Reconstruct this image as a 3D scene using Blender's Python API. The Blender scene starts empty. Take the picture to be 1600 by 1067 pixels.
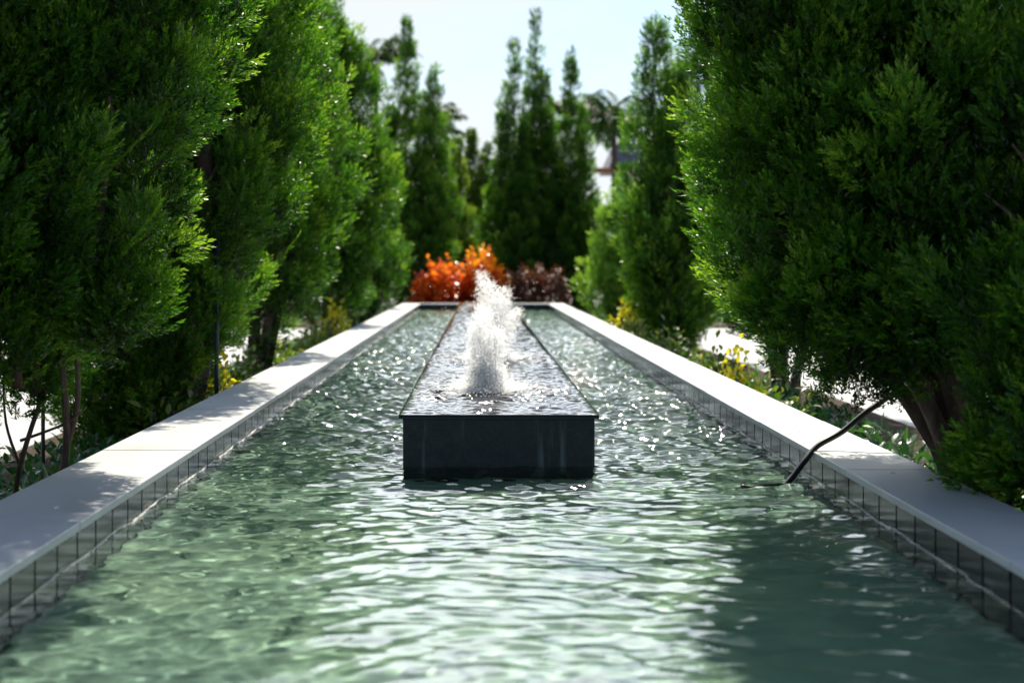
import bpy, math, random
import numpy as np
from mathutils import Vector
C = bpy.context.scene.collection
sc = bpy.context.scene
R = math.radians

# ------------------------------------------------------------------ camera
SUN_EL, SUN_AZ = R(50), R(6.5)
cam = bpy.data.cameras.new("Camera"); co = bpy.data.objects.new("Camera", cam); C.objects.link(co)
co.location = (0, 0, 1.10); co.rotation_euler = (R(90), 0, 0)
cam.lens = 50; cam.sensor_width = 36; cam.shift_x = .03125; cam.shift_y = -.0741
cam.clip_start = .05; cam.clip_end = 3000
cam.dof.use_dof = True; cam.dof.focus_distance = 5.45; cam.dof.aperture_fstop = 2.7
sc.camera = co
# ------------------------------------------------------------------ world
w = bpy.data.worlds.new("World"); sc.world = w; w.use_nodes = True
nt = w.node_tree; N = nt.nodes; L = nt.links
bg = N["Background"]; bg.inputs[1].default_value = .088
sky = N.new("ShaderNodeTexSky"); sky.sky_type = 'NISHITA'; sky.sun_disc = False
sky.sun_elevation = SUN_EL; sky.sun_rotation = SUN_AZ; sky.air_density = 1.0; sky.dust_density = .6; sky.ozone_density = 3.5
tc = N.new("ShaderNodeTexCoord"); mp = N.new("ShaderNodeMapping"); mp.inputs['Scale'].default_value = (1.3, 1.0, 4.2)
mp.inputs['Location'].default_value = (.35, .2, .1); mp.inputs['Rotation'].default_value = (0, R(14), 0)
nz = N.new("ShaderNodeTexNoise"); nz.inputs['Scale'].default_value = 1.9; nz.inputs['Detail'].default_value = 7; nz.inputs['Roughness'].default_value = .55
nz.inputs['Distortion'].default_value = .35
rp = N.new("ShaderNodeValToRGB"); rp.color_ramp.elements[0].position = .34; rp.color_ramp.elements[1].position = .56
rp.color_ramp.elements[0].color = (.22, .22, .22, 1); rp.color_ramp.elements[1].color = (.97, .97, .97, 1)
mx = N.new("ShaderNodeMix"); mx.data_type = 'RGBA'
sdir = (math.sin(SUN_AZ)*math.cos(SUN_EL), math.cos(SUN_AZ)*math.cos(SUN_EL), math.sin(SUN_EL))
sp = N.new("ShaderNodeSeparateXYZ")
bk = N.new("ShaderNodeValToRGB")                                # unseen bright sky band under the sun, added to whiten the water reflections
for i, (q, v) in enumerate([(.0, .115), (.185, .115), (.25, .46), (.37, .46), (.48, .14)]):
    e_ = bk.color_ramp.elements[i] if i < 2 else bk.color_ramp.elements.new(q)
    e_.position = q; e_.color = (v, v, v, 1)
ya = N.new("ShaderNodeMapRange"); ya.inputs[1].default_value = .45; ya.inputs[2].default_value = .85
mm = N.new("ShaderNodeMath"); mm.operation = 'SUBTRACT'; mm.inputs[1].default_value = .115
mm2 = N.new("ShaderNodeMath"); mm2.operation = 'MULTIPLY'
ma = N.new("ShaderNodeMath"); ma.operation = 'MULTIPLY_ADD'; ma.inputs[1].default_value = 10; ma.inputs[2].default_value = .90
cc = N.new("ShaderNodeVectorMath"); cc.operation = 'SCALE'; cc.inputs[0].default_value = (6.3, 6.65, 6.95)
fw_ = N.new("ShaderNodeMapRange"); fw_.inputs[1].default_value = -.1; fw_.inputs[2].default_value = .6; fw_.inputs[3].default_value = .08
mu = N.new("ShaderNodeMath"); mu.operation = 'MULTIPLY'
L.new(tc.outputs['Generated'], mp.inputs[0]); L.new(mp.outputs[0], nz.inputs[0]); L.new(nz.outputs[0], rp.inputs[0])
L.new(sp.outputs[2], bk.inputs[0]); L.new(bk.outputs[0], mm.inputs[0]); L.new(sp.outputs[1], ya.inputs[0]); L.new(mm.outputs[0], mm2.inputs[0]); L.new(ya.outputs[0], mm2.inputs[1])
L.new(mm2.outputs[0], ma.inputs[0]); L.new(ma.outputs[0], cc.inputs['Scale'])
L.new(tc.outputs['Generated'], sp.inputs[0]); L.new(sp.outputs[1], fw_.inputs[0]); L.new(fw_.outputs[0], mu.inputs[0]); L.new(rp.outputs[0], mu.inputs[1])
L.new(mu.outputs[0], mx.inputs[0]); L.new(sky.outputs[0], mx.inputs[6]); L.new(cc.outputs[0], mx.inputs[7]); L.new(mx.outputs[2], bg.inputs[0])
# ------------------------------------------------------------------ sun
sl = bpy.data.lights.new("sun", 'SUN'); sl.energy = 4.7; sl.angle = R(.53); sl.color = (1, .925, .77)
so = bpy.data.objects.new("sun", sl); C.objects.link(so)
sd = Vector((math.sin(SUN_AZ)*math.cos(SUN_EL), math.cos(SUN_AZ)*math.cos(SUN_EL), math.sin(SUN_EL)))
so.rotation_euler = sd.to_track_quat('Z', 'Y').to_euler(); so.location = (0, 10, 20)
sl.cycles.is_caustics_light = True
# ------------------------------------------------------------------ render settings
sc.view_settings.view_transform = 'Standard'; sc.view_settings.look = 'None'; sc.view_settings.exposure = 0.88; sc.view_settings.gamma = 1
cy = sc.cycles
cy.use_denoising = True
try: cy.denoiser = 'OPENIMAGEDENOISE'
except Exception: pass
cy.max_bounces = 12; cy.diffuse_bounces = 4; cy.glossy_bounces = 4; cy.transmission_bounces = 10; cy.transparent_max_bounces = 16
cy.sample_clamp_indirect = 6; cy.sample_clamp_direct = 0; cy.use_adaptive_sampling = True; cy.adaptive_threshold = .015
cy.blur_glossy = .3

# ------------------------------------------------------------------ helpers
def tag(o, label=None, cat=None, group=None, kind=None):
    if label: o['label'] = label
    if cat: o['category'] = cat
    if group: o['group'] = group
    if kind: o['kind'] = kind
    return o
def empty(name, loc=(0, 0, 0), rz=0):
    o = bpy.data.objects.new(name, None); C.objects.link(o); o.location = loc; o.rotation_euler = (0, 0, rz); o.empty_display_size = .1
    return o
def link(name, me, mat, parent=None, smooth=False):
    o = bpy.data.objects.new(name, me); C.objects.link(o)
    if mat and not me.materials: me.materials.append(mat)
    if parent: o.parent = parent
    if smooth: me.polygons.foreach_set('use_smooth', np.ones(len(me.polygons), bool))
    return o
def mesh_np(name, V, F, tint=None):
    """V (n,3); F (m,k) faces of k corners"""
    V = np.asarray(V, np.float32).reshape(-1, 3); F = np.asarray(F, np.int32)
    me = bpy.data.meshes.new(name); m, k = F.shape
    me.vertices.add(len(V)); me.vertices.foreach_set('co', V.ravel())
    me.loops.add(m*k); me.loops.foreach_set('vertex_index', F.ravel())
    me.polygons.add(m); me.polygons.foreach_set('loop_start', np.arange(0, m*k, k, dtype=np.int32))
    if tint is not None:
        a = me.attributes.new('tint', 'FLOAT', 'POINT'); a.data.foreach_set('value', np.asarray(tint, np.float32).ravel())
    me.update(calc_edges=True); me.validate()
    return me
class MB:
    """collects boxes, tubes and grids into one mesh"""
    def __init__(s): s.v = []; s.f = []
    def add(s, v, f):
        o = len(s.v); s.v += [tuple(p) for p in v]; s.f += [tuple(i+o for i in q) for q in f]; return s
    def box(s, x0, x1, y0, y1, z0, z1, b=0):
        if b <= 0:
            v = [(x, y, z) for z in (z0, z1) for y in (y0, y1) for x in (x0, x1)]
            return s.add(v, [(0, 2, 3, 1), (4, 5, 7, 6), (0, 1, 5, 4), (2, 6, 7, 3), (0, 4, 6, 2), (1, 3, 7, 5)])
        v = []
        for z, i in ((z0, 0), (z0+b, 1), (z1-b, 1), (z1, 0)):
            e = 0 if i else b
            a, c, d, g = x0+e, x1-e, y0+e, y1-e
            k = b if i else b*.6
            v += [(a+k, d, z), (c-k, d, z), (c, d+k, z), (c, g-k, z), (c-k, g, z), (a+k, g, z), (a, g-k, z), (a, d+k, z)]
        f = [tuple(range(7, -1, -1)), tuple(range(24, 32))]
        for r in range(3):
            for i in range(8): j = (i+1) % 8; f.append((r*8+i, r*8+j, r*8+8+j, r*8+8+i))
        return s.add(v, f)
    def tube(s, pts, rad, n=8, cap=True):
        pts = [Vector(p) for p in pts]; v = []; f = []; m = len(pts)
        rad = [rad]*m if not hasattr(rad, '__len__') else rad
        up = Vector((.31, .17, .93)).normalized()
        for i, p in enumerate(pts):
            d = (pts[min(i+1, m-1)]-pts[max(i-1, 0)]).normalized()
            a = d.cross(up)
            if a.length < .05: a = d.cross(Vector((1, 0, 0)))
            a.normalize(); b = d.cross(a)
            for k in range(n):
                t = 2*math.pi*k/n; v.append(p+(a*math.cos(t)+b*math.sin(t))*rad[i])
        for i in range(m-1):
            for k in range(n):
                q = (k+1) % n; f.append((i*n+k, i*n+q, i*n+n+q, i*n+n+k))
        if cap: f.append(tuple(range(n-1, -1, -1))); f.append(tuple((m-1)*n+k for k in range(n)))
        return s.add(v, f)
    def build(s, name, mat, parent=None, smooth=False):
        me = bpy.data.meshes.new(name); me.from_pydata(s.v, [], s.f); me.update()
        return link(name, me, mat, parent, smooth)
def spline(pts, n=6):
    P = [Vector(p) for p in pts]; out = []
    for i in range(len(P)-1):
        a, b, c, d = P[max(i-1, 0)], P[i], P[i+1], P[min(i+2, len(P)-1)]
        for k in range(n):
            t = k/n; out.append(.5*((2*b)+(c-a)*t+(2*a-5*b+4*c-d)*t*t+(3*b-a-3*c+d)*t**3))
    out.append(P[-1]); return out
ICO_V = []; g_ = (1+5**.5)/2
for a in (-1, 1):
    for b in (-g_, g_): ICO_V += [(0, a, b), (a, b, 0), (b, 0, a)]
ICO_V = np.array(ICO_V, float); ICO_V /= np.linalg.norm(ICO_V[0])
def hull(V):
    F = []; n = len(V); dmin = min(np.linalg.norm(V[0]-V[i]) for i in range(1, n))*1.05
    for i in range(n):
        for j in range(i+1, n):
            for k in range(j+1, n):
                if max(np.linalg.norm(V[i]-V[j]), np.linalg.norm(V[j]-V[k]), np.linalg.norm(V[i]-V[k])) < dmin:
                    F.append((i, j, k) if np.dot(np.cross(V[j]-V[i], V[k]-V[i]), V[i]) > 0 else (i, k, j))
    return np.array(F)
ICO_F = hull(ICO_V)
def blobs(name, P, Rd, stretch=1.0):
    P = np.asarray(P); Rd = np.asarray(Rd); S = np.ones((len(P), 1, 3)); S[:, 0, 2] = stretch
    V = P[:, None, :]+ICO_V[None]*Rd[:, None, None]*S; F = ICO_F[None]+(np.arange(len(P))*12)[:, None, None]
    return mesh_np(name, V.reshape(-1, 3), F.reshape(-1, 3))
def copy_tree(o, parent=None):
    c = o.copy(); C.objects.link(c); c.parent = parent
    for ch in o.children: copy_tree(ch, c)
    return c

# ------------------------------------------------------------------ materials
def mat(name, col, rough=.6, spec=.5, **kw):
    m = bpy.data.materials.new(name); m.use_nodes = True; p = m.node_tree.nodes['Principled BSDF']
    p.inputs['Base Color'].default_value = (*col, 1); p.inputs['Roughness'].default_value = rough
    p.inputs['Specular IOR Level'].default_value = spec
    for k, v in kw.items(): p.inputs[k].default_value = v
    return m
def nodes(m): return m.node_tree.nodes, m.node_tree.links, m.node_tree.nodes['Principled BSDF']
def noise_col(m, cols, scale=5, detail=6, rough=.6, stretch=(1, 1, 1), bump=0, bscale=None, rvar=None, bdist=.01):
    """colours from a noise ramp in object space, optional bump"""
    n, l, p = nodes(m)
    t = n.new("ShaderNodeTexCoord"); mp = n.new("ShaderNodeMapping"); mp.inputs['Scale'].default_value = stretch
    z = n.new("ShaderNodeTexNoise"); z.inputs['Scale'].default_value = scale; z.inputs['Detail'].default_value = detail; z.inputs['Roughness'].default_value = rough
    r = n.new("ShaderNodeValToRGB"); e = r.color_ramp.elements
    ps = [.3+.4*i/(len(cols)-1) for i in range(len(cols))]
    while len(e) < len(cols): e.new(.5)
    for i, c in enumerate(cols): e[i].position = ps[i]; e[i].color = (*c, 1)
    l.new(t.outputs['Object'], mp.inputs[0]); l.new(mp.outputs[0], z.inputs[0]); l.new(z.outputs[0], r.inputs[0]); l.new(r.outputs[0], p.inputs['Base Color'])
    if rvar:
        q = n.new("ShaderNodeMapRange"); q.inputs[3].default_value, q.inputs[4].default_value = rvar
        l.new(z.outputs[0], q.inputs[0]); l.new(q.outputs[0], p.inputs['Roughness'])
    if bump:
        z2 = n.new("ShaderNodeTexNoise"); z2.inputs['Scale'].default_value = bscale or scale*4; z2.inputs['Detail'].default_value = 5
        b = n.new("ShaderNodeBump"); b.inputs['Strength'].default_value = bump; b.inputs['Distance'].default_value = bdist
        l.new(mp.outputs[0], z2.inputs[0]); l.new(z2.outputs[0], b.inputs['Height']); l.new(b.outputs[0], p.inputs['Normal'])
    return m
def leaf_mat(name, ramp, trans=.4, rough=.36, spec=.45, tboost=1.7):
    """leaf: colour from the stored tint, part translucent"""
    m = bpy.data.materials.new(name); m.use_nodes = True; n, l, p = nodes(m)
    a = n.new("ShaderNodeAttribute"); a.attribute_name = 'tint'
    r = n.new("ShaderNodeValToRGB"); e = r.color_ramp.elements
    while len(e) < len(ramp): e.new(.5)
    for i, (q, c) in enumerate(ramp): e[i].position = q; e[i].color = (*c, 1)
    l.new(a.outputs['Fac'], r.inputs[0]); l.new(r.outputs[0], p.inputs['Base Color'])
    p.inputs['Roughness'].default_value = rough; p.inputs['Specular IOR Level'].default_value = spec
    t = n.new("ShaderNodeBsdfTranslucent"); g = n.new("ShaderNodeMix"); g.data_type = 'RGBA'; g.blend_type = 'MULTIPLY'; g.inputs[0].default_value = 1
    g.inputs[7].default_value = (tboost*1.1, tboost*1.15, tboost*.45, 1); l.new(r.outputs[0], g.inputs[6]); l.new(g.outputs[2], t.inputs[0])
    s = n.new("ShaderNodeMixShader"); s.inputs[0].default_value = trans
    l.new(p.outputs[0], s.inputs[1]); l.new(t.outputs[0], s.inputs[2]); l.new(s.outputs[0], n['Material Output'].inputs[0])
    return m
M = {}
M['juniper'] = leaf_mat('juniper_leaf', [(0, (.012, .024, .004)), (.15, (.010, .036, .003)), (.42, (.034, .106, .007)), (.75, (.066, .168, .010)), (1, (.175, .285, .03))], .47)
M['juniper_far'] = leaf_mat('juniper_leaf_far', [(0, (.011, .032, .004)), (.5, (.036, .085, .007)), (1, (.18, .26, .03))], .47)
M['pale_leaf'] = leaf_mat('pale_leaf', [(0, (.05, .12, .015)), (.5, (.11, .22, .03)), (1, (.22, .34, .06))], .5)
M['bark'] = noise_col(mat('bark', (.09, .06, .045), .85, .2), [(.035, .022, .018), (.10, .066, .05), (.16, .115, .09)], 14, stretch=(1, 1, .25), bump=.8, bdist=.02)
M['coping'] = noise_col(mat('pale_stone', (.72, .72, .7), .5, .4), [(.35, .36, .366), (.425, .437, .443), (.47, .482, .49)], 2.2, 8, .62, (1, .5, 1), bump=.12, bscale=60, rvar=(.4, .6), bdist=.003)
M['granite'] = noise_col(mat('dark_granite', (.02, .02, .022), .55, .35), [(.006, .0065, .008), (.012, .013, .015), (.026, .028, .031)], 26, 8, .75, bump=.25, bscale=120, bdist=.004)
M['floor'] = noise_col(mat('pool_floor', (.3, .36, .3), .6, .3), [(.115, .20, .16), (.17, .275, .20), (.235, .345, .23)], 1.6, 7, .6)
M['soil'] = noise_col(mat('soil', (.05, .035, .025), .95, .1), [(.02, .014, .01), (.05, .034, .022), (.09, .065, .045)], 9, 8, .7, bump=.8, bdist=.03)
M['plaza'] = noise_col(mat('plaza', (.55, .53, .52), .7, .3), [(.28, .28, .28), (.36, .36, .36), (.41, .41, .41)], 1.2, 8, .6)
M['grass'] = noise_col(mat('ground', (.08, .1, .04), .95, .1), [(.04, .06, .02), (.07, .09, .035), (.12, .12, .06)], .6, 9, .65)
M['rubber'] = mat('black_rubber', (.012, .012, .014), .38, .5)
M['steel'] = mat('dark_steel', (.02, .03, .05), .4, .5)
M['black'] = mat('black_plastic', (.012, .012, .013), .45, .5)
M['litter'] = mat('dry_leaf', (.16, .11, .05), .8, .2)

# wall tiles: upright dark glazed tiles with dark joints every 0.173 m
m = M['tile'] = mat('wall_tile', (.1, .11, .115), .2, .35); n, l, p = nodes(m)
t = n.new("ShaderNodeTexCoord"); sx = n.new("ShaderNodeSeparateXYZ"); l.new(t.outputs['Object'], sx.inputs[0])
ad = n.new("ShaderNodeMath"); ad.operation = 'ADD'; l.new(sx.outputs[0], ad.inputs[0]); l.new(sx.outputs[1], ad.inputs[1])
dv = n.new("ShaderNodeMath"); dv.operation = 'DIVIDE'; dv.inputs[1].default_value = .173; l.new(ad.outputs[0], dv.inputs[0])
fr = n.new("ShaderNodeMath"); fr.operation = 'FRACT'; l.new(dv.outputs[0], fr.inputs[0])
gt = n.new("ShaderNodeMath"); gt.operation = 'GREATER_THAN'; gt.inputs[1].default_value = .065; l.new(fr.outputs[0], gt.inputs[0])
fl = n.new("ShaderNodeMath"); fl.operation = 'FLOOR'; l.new(dv.outputs[0], fl.inputs[0])
wn = n.new("ShaderNodeTexWhiteNoise"); wn.noise_dimensions = '1D'; l.new(fl.outputs[0], wn.inputs['W'])
zz = n.new("ShaderNodeTexNoise"); zz.inputs['Scale'].default_value = 5; zz.inputs['Detail'].default_value = 6; l.new(t.outputs['Object'], zz.inputs[0])
ad2 = n.new("ShaderNodeMath"); ad2.operation = 'MULTIPLY_ADD'; ad2.inputs[1].default_value = .35; l.new(wn.outputs[0], ad2.inputs[0]); l.new(zz.outputs[0], ad2.inputs[2])
rr = n.new("ShaderNodeValToRGB"); rr.color_ramp.elements[0].position = .35; rr.color_ramp.elements[0].color = (.008, .012, .016, 1); rr.color_ramp.elements[1].position = .95; rr.color_ramp.elements[1].color = (.036, .044, .050, 1)
l.new(ad2.outputs[0], rr.inputs[0])
mxx = n.new("ShaderNodeMix"); mxx.data_type = 'RGBA'; mxx.inputs[6].default_value = (.002, .002, .002, 1); l.new(gt.outputs[0], mxx.inputs[0]); l.new(rr.outputs[0], mxx.inputs[7]); l.new(mxx.outputs[2], p.inputs['Base Color'])
sp_ = n.new("ShaderNodeMath"); sp_.operation = 'MULTIPLY'; sp_.inputs[1].default_value = .3; l.new(gt.outputs[0], sp_.inputs[0]); l.new(sp_.outputs[0], p.inputs['Specular IOR Level'])
bb = n.new("ShaderNodeBump"); bb.inputs['Strength'].default_value = .5; bb.inputs['Distance'].default_value = .003; l.new(gt.outputs[0], bb.inputs['Height']); l.new(bb.outputs[0], p.inputs['Normal'])

m = M['granite']; n, l, p = nodes(m); cr = p.inputs['Base Color'].links[0].from_socket
t = n.new("ShaderNodeTexCoord"); vo = n.new("ShaderNodeTexVoronoi"); vo.inputs['Scale'].default_value = 170; l.new(t.outputs['Object'], vo.inputs['Vector'])
gtn = n.new("ShaderNodeMath"); gtn.operation = 'LESS_THAN'; gtn.inputs[1].default_value = .16; l.new(vo.outputs['Distance'], gtn.inputs[0])
mp = n.new("ShaderNodeMapping"); mp.inputs['Scale'].default_value = (22, 3, 1.6); zs = n.new("ShaderNodeTexNoise"); zs.inputs['Scale'].default_value = 1.0; zs.inputs['Detail'].default_value = 6
l.new(t.outputs['Object'], mp.inputs[0]); l.new(mp.outputs[0], zs.inputs[0]); rs = n.new("ShaderNodeMapRange"); rs.inputs[1].default_value = .56; rs.inputs[2].default_value = .76; l.new(zs.outputs[0], rs.inputs[0])
mxs = n.new("ShaderNodeMix"); mxs.data_type = 'RGBA'; mxs.inputs[7].default_value = (.11, .125, .13, 1); l.new(rs.outputs[0], mxs.inputs[0]); l.new(cr, mxs.inputs[6])
mxq = n.new("ShaderNodeMix"); mxq.data_type = 'RGBA'; mxq.inputs[7].default_value = (.06, .065, .07, 1); l.new(gtn.outputs[0], mxq.inputs[0]); l.new(mxs.outputs[2], mxq.inputs[6]); l.new(mxq.outputs[2], p.inputs['Base Color'])
# plaza joints are in the noise; water and foam
m = M['water'] = bpy.data.materials.new('water'); m.use_nodes = True; n, l = m.node_tree.nodes, m.node_tree.links
n.remove(n['Principled BSDF']); rf = n.new("ShaderNodeBsdfRefraction"); rf.inputs['IOR'].default_value = 1.333; rf.inputs['Roughness'].default_value = 0; rf.inputs['Color'].default_value = (.95, .988, .975, 1)
gl = n.new("ShaderNodeBsdfGlossy"); gl.inputs['Roughness'].default_value = .025
fr = n.new("ShaderNodeFresnel"); fr.inputs['IOR'].default_value = 1.333; ms = n.new("ShaderNodeMixShader")
l.new(fr.outputs[0], ms.inputs[0]); l.new(gl.outputs[0], ms.inputs[2])
tp = n.new("ShaderNodeBsdfTransparent"); tp.inputs[0].default_value = (.95, .988, .975, 1); mt_ = n.new("ShaderNodeMixShader"); mt_.inputs[0].default_value = 0
l.new(rf.outputs[0], mt_.inputs[1]); l.new(tp.outputs[0], mt_.inputs[2]); l.new(mt_.outputs[0], ms.inputs[1]); l.new(ms.outputs[0], n['Material Output'].inputs[0])
m = M['film'] = mat('wet_granite', (.012, .013, .016), .05, .22); n, l, p = nodes(m)
t = n.new("ShaderNodeTexCoord"); z = n.new("ShaderNodeTexNoise"); z.inputs['Scale'].default_value = 90; z.inputs['Detail'].default_value = 3; l.new(t.outputs['Object'], z.inputs[0])
b = n.new("ShaderNodeBump"); b.inputs['Strength'].default_value = .25; b.inputs['Distance'].default_value = .004; l.new(z.outputs[0], b.inputs['Height']); l.new(b.outputs[0], p.inputs['Normal'])
m = M['foam'] = bpy.data.materials.new('foam'); m.use_nodes = True; n, l, p = nodes(m)
p.inputs['Base Color'].default_value = (.97, .975, .98, 1); p.inputs['Roughness'].default_value = .2; p.inputs['Specular IOR Level'].default_value = .6
p.inputs['Subsurface Weight'].default_value = 1; p.inputs['Subsurface Radius'].default_value = (1, 1, 1); p.inputs['Subsurface Scale'].default_value = .14
tt = n.new("ShaderNodeTexCoord"); z = n.new("ShaderNodeTexNoise"); z.inputs['Scale'].default_value = 120; z.inputs['Detail'].default_value = 4; l.new(tt.outputs['Object'], z.inputs[0])
b = n.new("ShaderNodeBump"); b.inputs['Strength'].default_value = .8; b.inputs['Distance'].default_value = .012; l.new(z.outputs[0], b.inputs['Height']); l.new(b.outputs[0], p.inputs['Normal'])

m = M['drop'] = bpy.data.materials.new('water_drops'); m.use_nodes = True; n, l, p = nodes(m)
p.inputs['Base Color'].default_value = (.95, .955, .96, 1); p.inputs['Roughness'].default_value = .12; p.inputs['Specular IOR Level'].default_value = .8
t = n.new("ShaderNodeBsdfTranslucent"); t.inputs[0].default_value = (.995, .996, .997, 1); s = n.new("ShaderNodeMixShader"); s.inputs[0].default_value = .88
l.new(p.outputs[0], s.inputs[1]); l.new(t.outputs[0], s.inputs[2])
tp = n.new("ShaderNodeBsdfTransparent"); s2 = n.new("ShaderNodeMixShader"); s2.inputs[0].default_value = .75; l.new(s.outputs[0], s2.inputs[1]); l.new(tp.outputs[0], s2.inputs[2]); l.new(s2.outputs[0], n['Material Output'].inputs[0])
# ------------------------------------------------------------------ setting: ground
def sheet(name, x0, x1, y0, y1, z, mt):
    return tag(MB().add([(x0, y0, z), (x1, y0, z), (x1, y1, z), (x0, y1, z)], [(0, 1, 2, 3)]).build(name, mt), kind='structure')
def ring(name, x0, x1, y0, y1, z, mt):
    a, b, c, d = -1.32, 1.42, -1.87, 24.5                       # the pool sits in this opening
    v = [(x0, y0, z), (x1, y0, z), (x1, y1, z), (x0, y1, z), (a, c, z), (b, c, z), (b, d, z), (a, d, z)]
    return tag(MB().add(v, [(0, 1, 5, 4), (1, 2, 6, 5), (2, 3, 7, 6), (3, 0, 4, 7)]).build(name, mt), kind='structure')
ring('ground', -900, 900, -300, 1600, 0, M['grass'])
ring('plaza', -22, 22, -15, 60, .006, M['plaza'])
sheet('planting_bed', -2.7, -1.32, -4, 24.8, .02, M['soil'])
sheet('planting_bed', 1.42, 2.9, -4, 24.8, .02, M['soil'])
sheet('planting_bed', -6, 8, 24.8, 36, .025, M['soil'])

# ------------------------------------------------------------------ the pool
XL, XR, OL, OR, Y0, Y1 = -1.027, 1.1765, -1.334, 1.4365, -1.6, 24.25
ZC, ZW, ZF = .45, .346, .10
pool = tag(empty('reflecting_pool', ((XL+XR)/2, 12, 0)), 'long rectangular pool edged with pale stone slabs and dark wall tiles', 'pool')
def in_pool(o):
    o.parent = pool; o.location = -pool.location; return o
rng = random.Random(4)
SL = 1.41
for x0, x1, yy in ((OL, XL, .13), (XR, OR, .62)):
    y = Y0-.3-yy; k = 0
    while y < Y1+.25:
        y2 = min(y+SL, Y1+.3); dz = rng.uniform(-.0012, .0012)
        a, b_ = (x0, x1+.012) if x0 < 0 else (x0-.012, x1)
        in_pool(MB().box(a, b_, y+.0026, y2-.0026, ZC-.022+dz, ZC+dz, .002).build('coping_slab', M['coping'])); y = y2
for ya, yb in ((Y0-.3, Y0), (Y1, Y1+.3)):
    for i in range(2):
        xa = XL+.014+i*(XR-XL-.028)/2; in_pool(MB().box(xa, xa+(XR-XL-.028)/2-.003, ya, yb, ZC-.022, ZC, .002).build('coping_slab', M['coping']))
for x0, x1 in ((OL+.02, XL), (XR, OR-.02)): in_pool(MB().box(x0, x1, Y0-.28, Y1+.28, -.25, ZC-.024).build('tiled_wall', M['tile']))
for ya, yb in ((Y0-.28, Y0), (Y1, Y1+.28)): in_pool(MB().box(XL+.001, XR-.001, ya, yb, -.25, ZC-.024).build('tiled_wall', M['tile']))
fl_o = in_pool(MB().box(XL+.001, XR-.001, Y0+.001, Y1-.001, -.25, ZF).build('pool_floor', M['floor']))
fl_o.cycles.is_caustics_receiver = True

# water surface: real waves
def waves(X, Y):
    r = np.random.RandomState(11); H = np.zeros_like(X)
    # gentle warp so that crests are not straight
    wx = X+.05*np.sin(2.1*Y+1.3*X)+.03*np.sin(5.3*X-3.1*Y+1); wy = Y+.06*np.sin(3.7*X+.9*Y+2)+.03*np.sin(6.1*Y+4.3*X)
    act = .60+.45*np.clip((Y-3.8)/1.2, 0, 1)+2.0*np.clip((Y-5.3)/1.6, 0, 1)                     # livelier beside the jets
    act = act*(1-.35*np.clip((Y-17)/6, 0, 1))
    for i in range(84):
        lam = math.exp(r.uniform(math.log(.040), math.log(.30))); k = 2*math.pi/lam
        th = math.pi/2+r.normal(0, .60); s = .020
        ph = r.uniform(0, 6.28); q = k*(wx*math.cos(th)+wy*math.sin(th))+ph
        H += (s/k)*(np.sin(q)+.22*np.cos(2*q))
    H *= act
    for jx, jy in ((.075, 6.34), (.11, 8.5)):                  # rings thrown by water running off the block
        for sx in (-.33, .47):
            d = np.hypot(X-sx, Y-jy); H += .0009*np.sin(2*math.pi*d/.085)*np.exp(-d/.9)
    return H
ys = [Y0]
while ys[-1] < Y1: ys.append(ys[-1]+(.03 if ys[-1] < 2 else .011+max(0, ys[-1]-6)*.0016))
ys = np.array(ys); ys[-1] = Y1
xs = np.concatenate([[XL], np.linspace(XL+.004, XL+.02, 4), np.linspace(XL+.03, XR-.03, 190), np.linspace(XR-.02, XR-.004, 4), [XR]])
X, Y = np.meshgrid(xs, ys); H = ZW+waves(X, Y)
de = np.minimum(X-XL, XR-X); H = ZW+(H-ZW)*(.3+.7*np.clip(de/.10, 0, 1))+.002*np.exp(-de/.006)         # the water climbs a little at the tiles
nx, ny = len(xs), len(ys)
I = np.arange(nx*ny).reshape(ny, nx)
F = np.stack([I[:-1, :-1], I[:-1, 1:], I[1:, 1:], I[1:, :-1]], -1).reshape(-1, 4)
wo = link('water', mesh_np('water', np.stack([X, Y, H], -1), F), M['water'], None, True); tag(wo, kind='structure')
wo.cycles.is_caustics_caster = True

def foam_line(x0, sg, seed):
    r = np.random.RandomState(seed); n = 15000; y = r.uniform(1.5, Y1-.05, n); y = 1.5+(y-1.5)**1.0
    c = .004+.003*np.sin(y*9+seed)+.003*np.sin(y*23.)+.002*np.sin(y*41+1); keep = (np.sin(y*3.1+seed)+np.sin(y*7.7)*.7+np.sin(y*17)*.5) > -1.0; y, c = y[keep], c[keep]; n = len(y)
    x = x0+sg*np.maximum(.001, c+r.normal(0, .0022, n)); z = ZW+.006+.003*np.sin(y*13)+r.normal(0, .0015, n)
    o = link('waterline_foam', blobs('waterline_foam', np.stack([x, y, z], -1), r.uniform(.0010, .0024, n)), M['drop'], None, True); tag(o, 'thin broken line of white bubbles where the water meets the tiles', 'foam', None, 'stuff')
foam_line(XL, 1, 1); foam_line(XR, -1, 2)

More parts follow.
